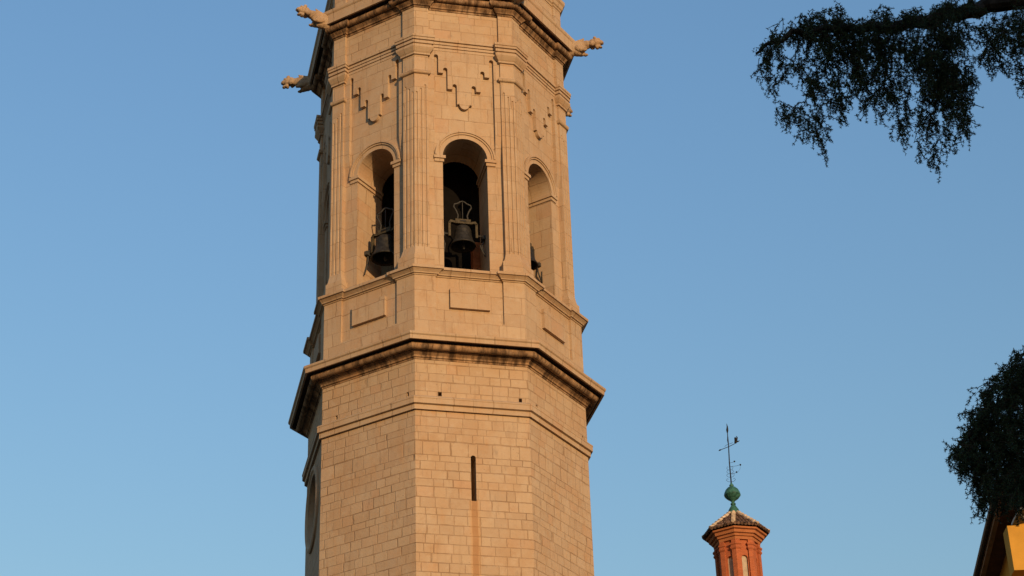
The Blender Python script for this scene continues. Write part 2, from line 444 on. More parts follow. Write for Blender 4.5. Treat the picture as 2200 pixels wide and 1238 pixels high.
for c in range(8):
    pm = MB(); vs = []; n = None
    for (o, z, g) in LV:
        pl = pil_plan(c, o, g); n = len(pl); vs += [fpt(k, u, a, z) for k, u, a in pl]
    fs = []
    for i in range(len(LV) - 1):
        for j in range(n):
            a, b = i * n + j, i * n + (j + 1) % n
            fs.append((a, b, b + n, a + n))
    pm.add(vs, fs)
    pil = pm.build('pilaster', M_smooth, tower)
    cm = MB(); vs = []
    cap = [(0.0, 48.97), (0.07, 48.985), (0.075, 49.05), (0.055, 49.06), (0.10, 49.11), (0.165, 49.21), (0.20, 49.27), (0.205, 49.36), (0.13, 49.375), (0.13, 49.44), (0.19, 49.455), (0.195, 49.565), (0.155, 49.575), (0.155, 49.60), (0.222, 49.615), (0.228, 49.70), (0.20, 49.71), (0.245, 49.735), (0.248, 49.84), (-0.12, 49.87)]
    for (o, z) in cap:
        pl = pil_plan(c, o, G0); vs += [fpt(k, u, a, z) for k, u, a in pl]
    fs = []
    for i in range(len(cap) - 1):
        for j in range(n):
            a, b = i * n + j, i * n + (j + 1) % n
            fs.append((a, b, b + n, a + n))
    cm.add(vs, fs); cm.build('capital', M_mould, pil)

# architrave between the capitals
ar = MB()
for k in range(8):
    prof = [(4.60, 49.33), (4.75, 49.335), (4.753, 49.45), (4.735, 49.455), (4.735, 49.465), (4.778, 49.475), (4.781, 49.58), (4.76, 49.585), (4.76, 49.595), (4.806, 49.605), (4.81, 49.70), (4.79, 49.705), (4.79, 49.72), (4.86, 49.735), (4.865, 49.86), (4.66, 49.89)]
    vs = []
    for ap, z in prof: vs += [fpt(k, -1.46, ap, z), fpt(k, 1.46, ap, z)]
    ar.add(vs, [(2 * i, 2 * i + 1, 2 * i + 3, 2 * i + 2) for i in range(len(prof) - 1)])
ar.build('architrave', M_mould, tower)

# frieze and upper cornice
M_frieze = ashlar('frieze_limestone', 0.40, 0.62, joint=0.016, warp=0.2, seam=0.7, streak=0.3, bump=0.35)
fz = MB(); ring(fz, 4.795, [(0, 49.83), (0, 51.36)], 4.68, 1.42); fz.build('frieze', M_frieze, tower)
uc = MB()
ring(uc, 4.795, [(-0.02, 51.32), (0.025, 51.33), (0.035, 51.40), (0.085, 51.41), (0.10, 51.47), (0.15, 51.52), (0.19, 51.56), (0.195, 51.60), (0.21, 51.61)]
     + [(0.285 + 0.115 * cos(a), 51.725 + 0.125 * sin(a)) for a in np.linspace(radians(220), radians(430), 11)] + [(0.33, 51.875), (0.28, 51.89)], 4.685, 1.42)
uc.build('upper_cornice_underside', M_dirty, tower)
uf = MB()
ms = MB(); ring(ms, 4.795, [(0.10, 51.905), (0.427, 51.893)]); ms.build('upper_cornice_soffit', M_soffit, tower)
ring(uf, 4.795, [(0.42, 51.905), (0.425, 51.875), (0.505, 51.87), (0.52, 52.30), (0.535, 52.31), (0.565, 52.36), (0.575, 52.47), (0.55, 52.50), (-0.05, 52.58)])
uf.build('upper_cornice', M_mould, tower)

# stage above (mostly out of the picture): parapet, moulding, small lantern and cupola
us = MB(); ring(us, 4.795, [(0, 52.50), (0, 54.12)], 4.72, 1.42); us.build('upper_parapet', M_frieze, tower)
um_ = MB(); ring(um_, 4.795, [(-0.02, 54.08), (0.03, 54.09), (0.05, 54.16), (0.10, 54.2), (0.14, 54.35), (0.20, 54.42), (0.21, 54.55), (0.19, 54.6), (-0.8, 54.64)], 4.72, 1.42); um_.build('upper_moulding', M_mould, tower)
ul = MB(); ring(ul, 3.0, [(0, 54.5), (0, 60.5), (0.3, 60.7), (0.3, 60.95), (-0.1, 61.0), (-0.3, 62.2), (-0.9, 63.4), (-1.9, 64.4), (-2.9, 65.2)]); ul.build('top_lantern', M_smooth, tower)
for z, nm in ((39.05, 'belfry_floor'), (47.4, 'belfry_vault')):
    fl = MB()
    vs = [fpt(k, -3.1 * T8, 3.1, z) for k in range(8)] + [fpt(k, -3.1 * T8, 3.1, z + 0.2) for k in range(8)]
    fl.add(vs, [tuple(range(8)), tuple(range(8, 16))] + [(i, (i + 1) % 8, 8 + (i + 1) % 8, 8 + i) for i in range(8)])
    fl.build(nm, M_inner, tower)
cd = MB()                            # added screen, coloured near-black to stand in for the belfry's inner shade
ring(cd, 1.9, [(0, 39.25), (0, 47.4)]); cd.build('inner_shade_screen', simple('inner_shade_black', (0.004, 0.0035, 0.0035), 0.95, 0.3, 4.0), tower)
bp = MB(); n_, t_v = fframe(2); bp.box(fpt(2, 0.74, 2.75, 40.5), t_v + (0,), n_ + (0,), (0, 0, 1), 0.16, 0.2, 1.25); bp.build('brick_pier', M_terra, tower)
# gargoyles: one weathered stone beast at every corner of the upper cornice
def blob_mesh(name, blobs, tubes, voxel=0.022):
    bm = bmesh.new()
    for (c, r, rot) in blobs:
        m = Matrix.Translation(c) @ (rot or Matrix.Identity(4)) @ Matrix.Diagonal((*r, 1))
        bmesh.ops.create_icosphere(bm, subdivisions=3, radius=1.0, matrix=m)
    me = bpy.data.meshes.new(name); bm.to_mesh(me); bm.free()
    if tubes:
        tm = MB()
        for p, r in tubes: tm.tube(p, r, 10)
        m2 = bpy.data.meshes.new('t'); m2.from_pydata(tm.v, [], tm.f)
        bm = bmesh.new(); bm.from_mesh(me); bm.from_mesh(m2); bmesh.ops.recalc_face_normals(bm, faces=bm.faces); bm.to_mesh(me); bm.free()
    o = bpy.data.objects.new(name, me); C.objects.link(o)
    rm = o.modifiers.new('r', 'REMESH'); rm.mode = 'VOXEL'; rm.voxel_size = voxel
    s_ = o.modifiers.new('s', 'SMOOTH'); s_.iterations = 2; s_.factor = 0.5
    tx = bpy.data.textures.new('chips', 'CLOUDS'); tx.noise_scale = 0.09
    d_ = o.modifiers.new('d', 'DISPLACE'); d_.texture = tx; d_.strength = 0.035; d_.mid_level = 0.5
    dg = bpy.context.evaluated_depsgraph_get()
    out = bpy.data.meshes.new_from_object(o.evaluated_get(dg))
    bpy.data.objects.remove(o)
    out.polygons.foreach_set('use_smooth', [True] * len(out.polygons))
    out.name = name
    return out
V = Vector
RY = lambda a: Matrix.Rotation(radians(a), 4, 'Y')
# local frame: +x outward from the tower, +y sideways, +z up; x=0 at the cornice corner
G_blobs = [
    (V((-0.10, 0, 0.0)), (0.36, 0.26, 0.38), RY(8)),            # haunch in the masonry
    (V((0.22, 0, 0.06)), (0.42, 0.22, 0.28), RY(8)),            # trunk
    (V((0.52, 0, 0.12)), (0.34, 0.18, 0.20), RY(-2)),           # chest and neck
    (V((0.80, 0, 0.15)), (0.26, 0.17, 0.165), RY(-4)),          # throat
    (V((1.00, 0, 0.17)), (0.19, 0.19, 0.20), RY(0)),            # skull
    (V((1.16, 0, 0.15)), (0.13, 0.14, 0.11), RY(10)),           # muzzle
    (V((1.13, 0, -0.06)), (0.12, 0.10, 0.055), RY(28)),         # dropped lower jaw
    (V((1.02, 0, -0.06)), (0.09, 0.12, 0.09), None),            # jowl
    (V((1.25, 0.05, 0.13)), (0.05, 0.05, 0.05), None), (V((1.25, -0.05, 0.13)), (0.05, 0.05, 0.05), None),
    (V((1.10, 0.11, 0.27)), (0.07, 0.055, 0.05), None), (V((1.10, -0.11, 0.27)), (0.07, 0.055, 0.05), None),     # brows
    (V((0.95, 0.15, 0.33)), (0.07, 0.045, 0.08), RY(-30)), (V((0.95, -0.15, 0.33)), (0.07, 0.045, 0.08), RY(-30)),   # ears
    (V((0.84, 0.0, 0.25)), (0.13, 0.16, 0.11), None), (V((0.82, 0.13, 0.08)), (0.11, 0.08, 0.14), None), (V((0.82, -0.13, 0.08)), (0.11, 0.08, 0.14), None),  # mane
    (V((0.30, 0.19, -0.14)), (0.22, 0.09, 0.15), RY(25)), (V((0.30, -0.19, -0.14)), (0.22, 0.09, 0.15), RY(25)),     # forelegs
    (V((0.50, 0.19, -0.25)), (0.11, 0.075, 0.065), None), (V((0.50, -0.19, -0.25)), (0.11, 0.075, 0.065), None),     # paws
    (V((0.14, 0.0, -0.22)), (0.26, 0.18, 0.15), RY(20)),        # belly bracket
]
for s in (-1, 1):                   # folded wings
    for i in range(5):
        G_blobs.append((V((0.06 + 0.09 * i, s * (0.19 - 0.008 * i), 0.14 + 0.035 * i)), (0.12, 0.035, 0.10 - 0.010 * i), RY(-25 - 6 * i)))
G_me = blob_mesh('gargoyle', G_blobs, [])
G_me.materials.append(M_carve)
for c in range(8):
    a = AL + c * pi / 4; r = 5.66
    o = bpy.data.objects.new('gargoyle', G_me); C.objects.link(o)
    o.parent = tower; o.location = (r * cos(a), r * sin(a), 52.12)
    o.rotation_euler = (0, radians((0, -1, -4, 2, 0, -5, 3, 1)[c]), a + radians((2, -3, 2, -2, 1, 2, -1, 3)[c]))

# bells in the three openings that face the street
def bell(k, label, sc=1.0, ap=3.85, z=41.02):
    n_, t_v = fframe(k); base = fpt(k, 0.02, ap, z)
    def P(prof): return [(a * sc, b * sc) for a, b in prof]
    b = thing('bell', label, 'bell', base, 'bronze bells in the belfry arches')
    def L(u, dz, dn=0.0):
        u, dz, dn = (u if abs(u) > 0.7 else u * sc), dz * sc, dn * sc
        return (base[0] + t_v[0] * u + n_[0] * dn, base[1] + t_v[1] * u + n_[1] * dn, base[2] + dz)
    m = MB()
    m.lathe(P([(0.40, 0.04), (0.455, 0.0), (0.47, 0.03), (0.455, 0.075), (0.415, 0.13), (0.40, 0.16), (0.395, 0.17), (0.36, 0.27), (0.335, 0.38), (0.315, 0.50), (0.305, 0.60), (0.31, 0.63), (0.30, 0.66), (0.275, 0.74), (0.22, 0.81), (0.12, 0.85), (0.0, 0.86)]), base, 40)
    m.lathe(P([(0.40, 0.04), (0.36, 0.12), (0.32, 0.30), (0.27, 0.55), (0.2, 0.76), (0.0, 0.80)]), base, 40)
    body = m.build('bell_body', M_bronze, b, True)
    m = MB(); m.tube([L(0, 0.78), L(0.01, 0.3), L(0.02, 0.05)], [0.02, 0.025, 0.03], 8)
    m.lathe(P([(0.0, -0.16), (0.05, -0.12), (0.06, -0.03), (0.045, 0.04), (0.0, 0.06)]), L(0.02, 0.06), 12); m.build('clapper', M_iron, b, True)
    m = MB()                         # headstock: cast yoke with two down-turned arms
    for p in ([(-0.50, 0.42), (-0.50, 0.95), (-0.44, 1.03), (-0.25, 0.98), (-0.12, 1.02), (0.12, 1.02), (0.25, 0.98), (0.44, 1.03), (0.50, 0.95), (0.50, 0.42)],):
        for i in range(len(p) - 1):
            a, c2 = Vector(L(*p[i])), Vector(L(*p[i + 1])); d = (c2 - a)
            m.box((a + c2) / 2, d.normalized(), n_ + (0,), d.normalized().cross(Vector(n_ + (0,))), d.length / 2 + 0.03, 0.07, 0.045)
    m.box(L(0, 1.03), t_v + (0,), n_ + (0,), (0, 0, 1), 0.30, 0.095, 0.10)
    yk = m.build('headstock', M_yoke, b)
    m = MB(); m.box(L(0, 1.045, 0.10), t_v + (0,), n_ + (0,), (0, 0, 1), 0.11, 0.006, 0.028); m.build('maker_plate', M_black, yk)
    m = MB()
    m.tube([L(u, z) for u, z in ((-0.20, 1.10), (-0.17, 1.32), (-0.23, 1.50), (-0.33, 1.68), (-0.30, 1.78), (-0.16, 1.84), (-0.08, 1.91), (0.0, 1.93), (0.08, 1.91), (0.16, 1.84), (0.30, 1.78), (0.33, 1.68), (0.23, 1.50), (0.17, 1.32), (0.20, 1.10))], 0.03, 8)
    m.tube([L(0, 1.1), L(0, 1.90)], 0.015, 6)
    m.build('counterweight_frame', M_iron, b)
    for s in (-1, 1):
        m = MB(); m.tube([L(0.47 * s, 0.50), L(0.86 * s, 0.50)], 0.03, 10); m.build('axle', M_iron, b)
        m = MB(); m.box(L(0.80 * s, 0.40), t_v + (0,), n_ + (0,), (0, 0, 1), 0.07, 0.16, 0.08)
        m.tube([L(0.82 * s, 0.36), L(0.72 * s, 0.0, 0.1), L(0.80 * s, -0.45, 0.2)], 0.028, 6)
        if s > 0: m.tube([L(0.80, -0.45, 0.2), L(0.62, -0.25, 0.3), L(0.55, -0.1, 0.35)], 0.03, 6)
        m.build('bearing_bracket', M_iron, b)
    return b
bell(2, 'dark bronze bell with ochre headstock, whole in the middle front arch of the tower', 1.05, 3.85, 40.94)
bell(1, 'dark bronze bell half hidden behind the right jamb of the left tower arch', 1.18, 3.98, 40.72)
bell(3, 'dark bronze bell almost wholly hidden in the right tower arch')

# ------------------------------------------------------------------ church lantern with weather vane
LX, LY = 9.13, 79.48
LROT = radians(260.8)
def brick_mat(name, c1, c2, mortar, scale_h=0.055, scale_w=0.2):
    t = NT(name); g = t.n('ShaderNodeNewGeometry'); P, N = g.outputs['Position'], g.outputs['True Normal']
    q = t.n('ShaderNodeVectorMath'); q.operation = 'CROSS_PRODUCT'; q.inputs[0].default_value = (0, 0, 1); t.link(N, q.inputs[1])
    u = t.vm('DOT_PRODUCT', P, t.vm('NORMALIZE', q.outputs[0]))
    s_ = t.n('ShaderNodeSeparateXYZ'); t.link(P, s_.inputs[0])
    b = t.n('ShaderNodeTexBrick'); t.link(t.comb(u, s_.outputs[2]), b.inputs['Vector'])
    b.inputs['Scale'].default_value = 1.0; b.inputs['Brick Width'].default_value = scale_w; b.inputs['Row Height'].default_value = scale_h
    b.inputs['Mortar Size'].default_value = 0.006; b.inputs['Color1'].default_value = (*c1, 1); b.inputs['Color2'].default_value = (*c2, 1); b.inputs['Mortar'].default_value = (*mortar, 1)
    c = t.mix(t.m_('MULTIPLY', t.step(t.noise(P, 3.0, 5, 0.65), 0.4, 0.75), 0.5), b.outputs[0], tuple(x * 0.62 for x in c1))
    t.link(c, t.b.inputs['Base Color']); t.b.inputs['Roughness'].default_value = 0.9
    t.bump(t.m_('ADD', t.m_('MULTIPLY', b.outputs['Fac'], -1.0), t.noise(P, 30, 3)), 0.3, 0.01)
    return t.m
M_brick = brick_mat('orange_brick', (0.43, 0.125, 0.05), (0.34, 0.095, 0.04), (0.34, 0.14, 0.075))
M_brick2 = brick_mat('pale_orange_brick', (0.42, 0.16, 0.065), (0.37, 0.135, 0.05), (0.34, 0.16, 0.085))
M_plaster = simple('cream_plaster', (0.42, 0.36, 0.27), 0.9, 0.2, 3.0)
M_tile = simple('mottled_roof_tile', (0.135, 0.085, 0.06), 0.85, 0.75, 6.0)
M_hip = simple('cream_hip_tile', (0.55, 0.45, 0.33), 0.8, 0.35, 7.0)
M_green = simple('green_glazed_ceramic', (0.04, 0.13, 0.10), 0.45, 0.5, 6.0)
lan = thing('church_lantern', 'small octagonal orange brick lantern with tiled roof and green ball finial', 'lantern', (LX, LY, 0))
def lpt(k, u, ap, z):
    a = LROT + (k + 0.5) * pi / 4
    return (LX + cos(a) * ap - sin(a) * u, LY + sin(a) * ap + cos(a) * u, z)
def lring(mb, a0, prof, a1=None, um=None):
    vs = []; n = 0
    for (o, z) in prof:
        pl = ring_plan(a0, a1, um, o); n = len(pl); vs += [lpt(*p, z) for p in pl]
    mb.add(vs, [(i * n + j, i * n + (j + 1) % n, (i + 1) * n + (j + 1) % n, (i + 1) * n + j) for i in range(len(prof) - 1) for j in range(n)])
m = MB(); lring(m, 0.90, [(0, 28.0), (0, 33.630), (0.02, 33.640), (0.05, 33.690), (0.05, 33.740), (0.025, 33.760), (0.025, 33.810), (0.06, 33.840), (0.07, 33.910), (0.0, 33.920), (0.0, 34.090)], 0.70, 0.175)
m.build('corner_pilasters', M_brick, lan)
m = MB()
for k in range(8):                    # walls between with arched niche
    hole = [(-0.13, 31.0), (0.13, 31.0)] + arc(0, 33.270, 0.13, 0, pi, 10)
    tris_outer = rect(-0.2, 28, 0.2, 34.070)
    polys = [tris_outer, hole]; flat = [p for q in polys for p in q]
    tr = tessellate_polygon([[Vector((u, z, 0)) for u, z in q] for q in polys])
    m.add([lpt(k, u, 0.815, z) for u, z in flat], [tuple(x) for x in tr])
    nh = len(hole)
    m.add([lpt(k, u, 0.815, z) for u, z in hole] + [lpt(k, u, 0.72, z) for u, z in hole], [(i, (i + 1) % nh, nh + (i + 1) % nh, nh + i) for i in range(nh)])
m.build('wall', M_brick, lan)
m = MB()
for k in range(8): m.add([lpt(k, -0.14, 0.722, 30.9), lpt(k, 0.14, 0.722, 30.9), lpt(k, 0.14, 0.722, 33.520), lpt(k, -0.14, 0.722, 33.520)], [(0, 1, 2, 3)])
m.build('plaster_niche', M_plaster, lan)
m = MB(); lring(m, 0.91, [(-0.15, 34.070), (0.0, 34.070), (0.01, 34.190), (0.07, 34.200), (0.09, 34.290), (0.17, 34.310), (0.19, 34.430), (0.28, 34.460), (0.29, 34.530), (-0.2, 34.550)])
m.build('brick_cornice', M_brick2, lan)
m = MB()                              # tiled pyramid: under-sheet plus rounded tile rows
ra, rb_, za, zb = 1.30, 0.16, 34.570, 35.570
m.add([lpt(k, s * ra * T8, ra, za) for k in range(8) for s in (-1, 1)] + [lpt(k, s * rb_ * T8, rb_, zb) for k in range(8) for s in (-1, 1)], [(2 * k, 2 * k + 1, 17 + 2 * k, 16 + 2 * k) for k in range(8)])
for k in range(8):
    for i in range(7):
        u0 = (-1 + (i + 0.5) * 2 / 7) * ra * T8
        tend = 1 - abs(u0) / (ra * T8) * 0.98
        steps = max(1, int(6 * tend))
        for s in range(steps):
            f0, f1 = s / steps * tend, (s + 1.08) / steps * tend
            def at(f, dz): return lpt(k, u0, ra + (rb_ - ra) * f + (0.03 if f == 0 else 0), za + (zb - za) * f + dz)
            m.tube([at(f0, 0.035), at(min(f1, 1), 0.012)], [0.068, 0.055], 8)
m.build('tile_roof', M_tile, lan)
m = MB()
for k in range(8):
    for s in range(7):
        f0, f1 = s / 7, (s + 1.1) / 7
        p = [lpt(k, -(ra + (rb_ - ra) * f) * T8, ra + (rb_ - ra) * f, za + (zb - za) * f + d) for f, d in ((f0, 0.075), (min(1, f1), 0.045))]
        m.tube(p, [0.095, 0.08], 8)
m.build('hip_tiles', M_hip, lan)
m = MB()
m.lathe([(0.27, 35.56), (0.255, 35.66), (0.21, 35.79), (0.13, 35.92), (0.08, 36.0)], (LX, LY, 0), 24)
m.lathe([(0.08, 36.0), (0.11, 36.02), (0.11, 36.07), (0.065, 36.10), (0.07, 36.15), (0.13, 36.22), (0.24, 36.30), (0.31, 36.38), (0.345, 36.44), (0.355, 36.46), (0.345, 36.49), (0.33, 36.56), (0.27, 36.70), (0.18, 36.80), (0.09, 36.85)], (LX, LY, 0), 48, lambda k, n, z: 1 + (0.025 * cos(k * 2 * pi / n * 16) if 36.2 < z < 36.8 else 0))
m.lathe([(0.09, 36.85), (0.085, 36.88), (0.10, 36.90), (0.09, 36.94), (0.05, 36.97), (0.04, 37.03), (0.0, 37.04)], (LX, LY, 0), 20)
m.build('ball_finial', M_green, lan, True)
m = MB(); m.lathe([(5.5, 0.0), (5.5, 22.0), (5.7, 22.2), (5.7, 22.6), (5.4, 22.7), (5.0, 24.5), (4.2, 26.2), (2.9, 27.5), (1.6, 28.2), (0.5, 28.5)], (LX, LY, 0), 48)
m.build('dome', M_tile, lan)

vane = thing('weather_vane', 'thin black iron weather vane with slanting arm and small figure on the green ball', 'weather vane', (LX, LY, 37.0))
cr_az = math.atan2(LX, LY); vr = Vector((cos(cr_az), -sin(cr_az), 0))
def vp(u, z, d=0.0):
    q = Vector((LX, LY, 0)) + vr * u; return (q.x + sin(cr_az) * d, q.y + cos(cr_az) * d, z)
m = MB(); m.tube([vp(0, 36.98), vp(0.0, 38.0), vp(0.03, 38.8), vp(0.03, 39.5)], [0.030, 0.026, 0.022, 0.018], 8)
m.tube([vp(0.03, 39.42), vp(0.035, 39.55), vp(0.05, 39.70), vp(0.03, 39.86)], [0.028, 0.05, 0.03, 0.006], 8)
m.tube([vp(0.03, 38.85), vp(0.02, 39.05), vp(0.03, 39.25)], [0.02, 0.034, 0.02], 8)
m.build('rod', M_black, vane)
m = MB(); m.tube([vp(-0.36, 38.62), vp(0.03, 38.77, 0.05), vp(0.40, 38.91)], 0.014, 6); m.tube([vp(-0.14, 38.77), vp(-0.05, 38.84), vp(0.22, 38.92)], 0.008, 6)
m.tube([vp(-0.42, 38.585), vp(-0.37, 38.615), vp(-0.33, 38.63), vp(-0.30, 38.645)], [0.005, 0.032, 0.03, 0.008], 8); m.build('arm', M_black, vane)
m = MB()                              # small beast at the arm's end
m.tube([vp(0.33, 38.90), vp(0.37, 39.0), vp(0.36, 39.10), vp(0.33, 39.16)], [0.05, 0.07, 0.06, 0.03], 8)
m.tube([vp(0.37, 39.02), vp(0.42, 39.08), vp(0.43, 39.16), vp(0.39, 39.22)], [0.035, 0.03, 0.028, 0.012], 8)
m.tube([vp(0.38, 38.95), vp(0.46, 38.96), vp(0.52, 39.0)], [0.035, 0.028, 0.01], 8); m.build('figure', M_black, vane)
m = MB()
for (u, z, z0) in ((0.22, 38.03, 37.98), (0.46, 37.85, 37.80), (0.27, 37.52, 37.45)):
    m.tube([vp(0, z0), vp(u * 0.6, z0 + 0.01), vp(u, z)], 0.007, 5)
    for i in range(1): m.lathe([(0, -0.04), (0.03, -0.028), (0.04, 0), (0.03, 0.028), (0, 0.04)], vp(u, z), 10)
m.tube([vp(0.46, 37.85), vp(0.43, 37.65), vp(0.30, 37.5)], 0.005, 4)
for z, w in ((37.16, 0.20), (37.38, 0.17), (37.55, 0.15), (37.72, 0.14)):
    for s in (-1, 1):
        m.tube([vp(0, z - 0.08), vp(s * w * 0.6, z - 0.06), vp(s * w, z + 0.02), vp(s * w * 0.75, z + 0.09), vp(s * w * 0.5, z + 0.05)], 0.008, 5)
        m.tube([vp(0, z - 0.08), vp(0, z - 0.06, s * w * 0.6), vp(0, z + 0.02, s * w), vp(0, z + 0.08, s * w * 0.7)], 0.008, 5)
m.build('scrollwork', M_black, vane)

# ------------------------------------------------------------------ yellow house at the right edge
M_yellow = simple('ochre_yellow_render', (0.50, 0.27, 0.045), 0.9, 0.12, 1.2, bump=0.05)
M_eave = simple('brown_painted_eave', (0.11, 0.058, 0.03), 0.85, 0.25, 3.0)
M_gutter = simple('dark_gutter_metal', (0.03, 0.025, 0.025), 0.5, 0.3, 5.0)
M_zinc = simple('grey_zinc', (0.22, 0.24, 0.24), 0.45, 0.25, 6.0, 0.4)
M_rooft = simple('terracotta_tiles', (0.24, 0.10, 0.055), 0.9, 0.4, 3.0)
M_glass = simple('window_glass', (0.05, 0.06, 0.08), 0.12, 0.1)
M_frame = simple('pale_window_frame', (0.42, 0.42, 0.42), 0.7, 0.1)
house = thing('apartment_house', 'yellow rendered house with deep dark brown eaves and projecting balcony behind the cedar', 'house', (18, 44, 0))
# facade runs along the eave line; fx(y) gives its x
E0, E1 = Vector((11.32, 47.6, 0)), Vector((10.89, 43.1, 0)); ed = (E1 - E0).normalized(); en = Vector((-ed.y, ed.x, 0))
if en.x < 0: en = -en
HZ = 20.0
def hp(s, w, z): q = E0 + ed * s + en * w; return (q.x, q.y, z)      # s toward the viewer, w into the house
def hbox(mb, s0, s1, w0, w1, z0, z1):
    v = [hp(s, w, z) for s in (s0, s1) for w in (w0, w1) for z in (z0, z1)]
    mb.add(v, [(0, 1, 3, 2), (4, 6, 7, 5), (0, 4, 5, 1), (2, 3, 7, 6), (0, 2, 6, 4), (1, 5, 7, 3)])
WI = 0.58
m = MB(); hbox(m, -4, 4.4, WI, 14, 0, HZ - 0.10); m.build('wall', M_yellow, house)
m = MB(); hbox(m, -4.6, 6.1, 0.07, 14.5, HZ - 0.10, HZ + 0.02); m.build('eave_soffit', M_eave, house)
m = MB(); hbox(m, -4.6, 6.1, 0.085, 0.20, HZ - 0.16, HZ - 0.102); m.build('fascia_board', simple('warm_brown_board', (0.26, 0.16, 0.095), 0.8, 0.2, 4.0), house)
m = MB(); m.tube([hp(-4.6, 0.02, HZ), hp(6.1, 0.02, HZ)], 0.07, 10); m.build('gutter', M_gutter, house)
m = MB(); m.add([hp(-4.6, 0, HZ + 0.05), hp(6.1, 0, HZ + 0.05), hp(6.1, 14.5, HZ + 0.05), hp(-4.6, 14.5, HZ + 0.05), hp(-1, 7, HZ + 2.4), hp(2.5, 7, HZ + 2.4)], [(0, 1, 5, 4), (1, 2, 5), (2, 3, 4, 5), (3, 0, 4), (0, 3, 2, 1)]); m.build('roof', M_rooft, house)
# balcony parapet (face lit by the sun) and its slab
bs = (47.6 - 42.0)
m = MB()
m.add([(10.895, 42.0, 18.0), (10.895, 42.0, 19.06), (14.5, 42.0, 19.06), (14.5, 42.0, 18.0), (10.895, 42.45, 18.0), (10.895, 42.45, 19.06), (14.5, 42.45, 19.06), (14.5, 42.45, 18.0)],
      [(0, 1, 2, 3), (0, 4, 5, 1), (4, 7, 6, 5), (3, 2, 6, 7), (1, 5, 6, 2), (0, 3, 7, 4)])
bal = m.build('balcony', M_yellow, house)
for i in range(3):
    for fl_ in range(5):
        s0, z0 = -2.6 + i * 2.3, 2.2 + fl_ * 3.4
        m = MB(); hbox(m, s0, s0 + 1.1, WI - 0.05, WI + 0.1, z0, z0 + 1.7); wf = m.build('window', M_frame, house)
        m = MB(); hbox(m, s0 + 0.09, s0 + 1.01, WI - 0.058, WI - 0.04, z0 + 0.09, z0 + 1.61); m.build('pane', M_glass, wf)
m = MB()                              # grey awning edge over the balcony
m.add([(11.10, 41.6, 19.30), (11.10, 41.6, 19.24), (13.6, 41.0, 19.75), (13.6, 41.0, 19.69), (11.15, 42.6, 19.36), (11.15, 42.6, 19.30), (13.6, 42.6, 19.80), (13.6, 42.6, 19.74)],
      [(0, 1, 3, 2), (4, 5, 7, 6), (0, 2, 6, 4), (1, 3, 7, 5), (0, 1, 5, 4), (2, 3, 7, 6)])
m.tube([(11.2, 41.8, 19.28), (11.32, 42.0, 19.08)], 0.03, 6)
m.build('awning', M_zinc, house)

# ------------------------------------------------------------------ unseen block added behind the viewer to keep the low sun off the cedar
blk = thing('shade_block', 'unseen beige block added behind the viewer to shade the cedar', 'building', (17, -18, 0))
bd = Vector((sin(SUN_AZ), -cos(SUN_AZ), 0)); bn = Vector((cos(SUN_AZ), sin(SUN_AZ), 0))
m = MB(); BC = Vector((16.2, -15.5, 0)); m.box(BC + bn * 5 + Vector((0, 0, 9.25)), bd, bn, (0, 0, 1), 11, 5, 9.25); m.build('wall', simple('beige_render', (0.38, 0.32, 0.24), 0.9, 0.1, 0.8), blk)
m = MB(); m.box(BC + bn * 5 + Vector((0, 0, 18.65)), bd, bn, (0, 0, 1), 11.3, 5.3, 0.15); m.build('roof', M_rooft, blk)
for i in range(7):
    for j in range(5):
        c = BC + bd * (-9 + 3 * i) + Vector((0, 0, 2.6 + 3.4 * j))
        m = MB(); m.box(c, bd, bn, (0, 0, 1), 0.6, 0.05, 0.8); wf = m.build('window', M_frame, blk)
        m = MB(); m.box(c - bn * 0.05, bd, bn, (0, 0, 1), 0.52, 0.01, 0.72); m.build('pane', M_glass, wf)

# ------------------------------------------------------------------ cedar
def pix(u, v, D):                     # point seen in that direction at horizontal distance D
    a, b = u - 1100, 619 - v
    a, b = cr * a + sr * b, -sr * a + cr * b
    d = Vector((a / FPX, cp - sp * b / FPX, sp + cp * b / FPX))
    return EYE + d * (D / math.hypot(d.x, d.y))
TRX, TRY = 5.25, 13.3
cedar = thing('cedar_tree', 'dark drooping cedar whose shaded branches hang in from the right', 'tree', (TRX, TRY, 0))
tw = MB(); nd_v = []; nodes = []
def zq(a, b): return (1580 + a * 0.307, b * 0.307)
def in_poly(x, y, poly):
    c = False; j = len(poly) - 1
    for i in range(len(poly)):
        xi, yi = poly[i]; xj, yj = poly[j]
        if (yi > y) != (yj > y) and x < (xj - xi) * (y - yi) / (yj - yi) + xi: c = not c
        j = i
    return c
def sample(poly, n, Dc, Ds):
    xs = [p[0] for p in poly]; ys = [p[1] for p in poly]; out = []
    while len(out) < n:
        x, y = random.uniform(min(xs), max(xs)), random.uniform(min(ys), max(ys))
        if not in_poly(x, y, poly): continue
        D_ = Dc + random.gauss(0, Ds)                # a spray of shoots rather than one
        for _ in range(random.randint(2, 6)):
            q = pix(x, y, D_); out.append(q + Vector((random.gauss(0, 0.035), random.gauss(0, 0.04), random.gauss(-0.01, 0.045))))
    return out
ROS = []                              # rosettes: position, axis
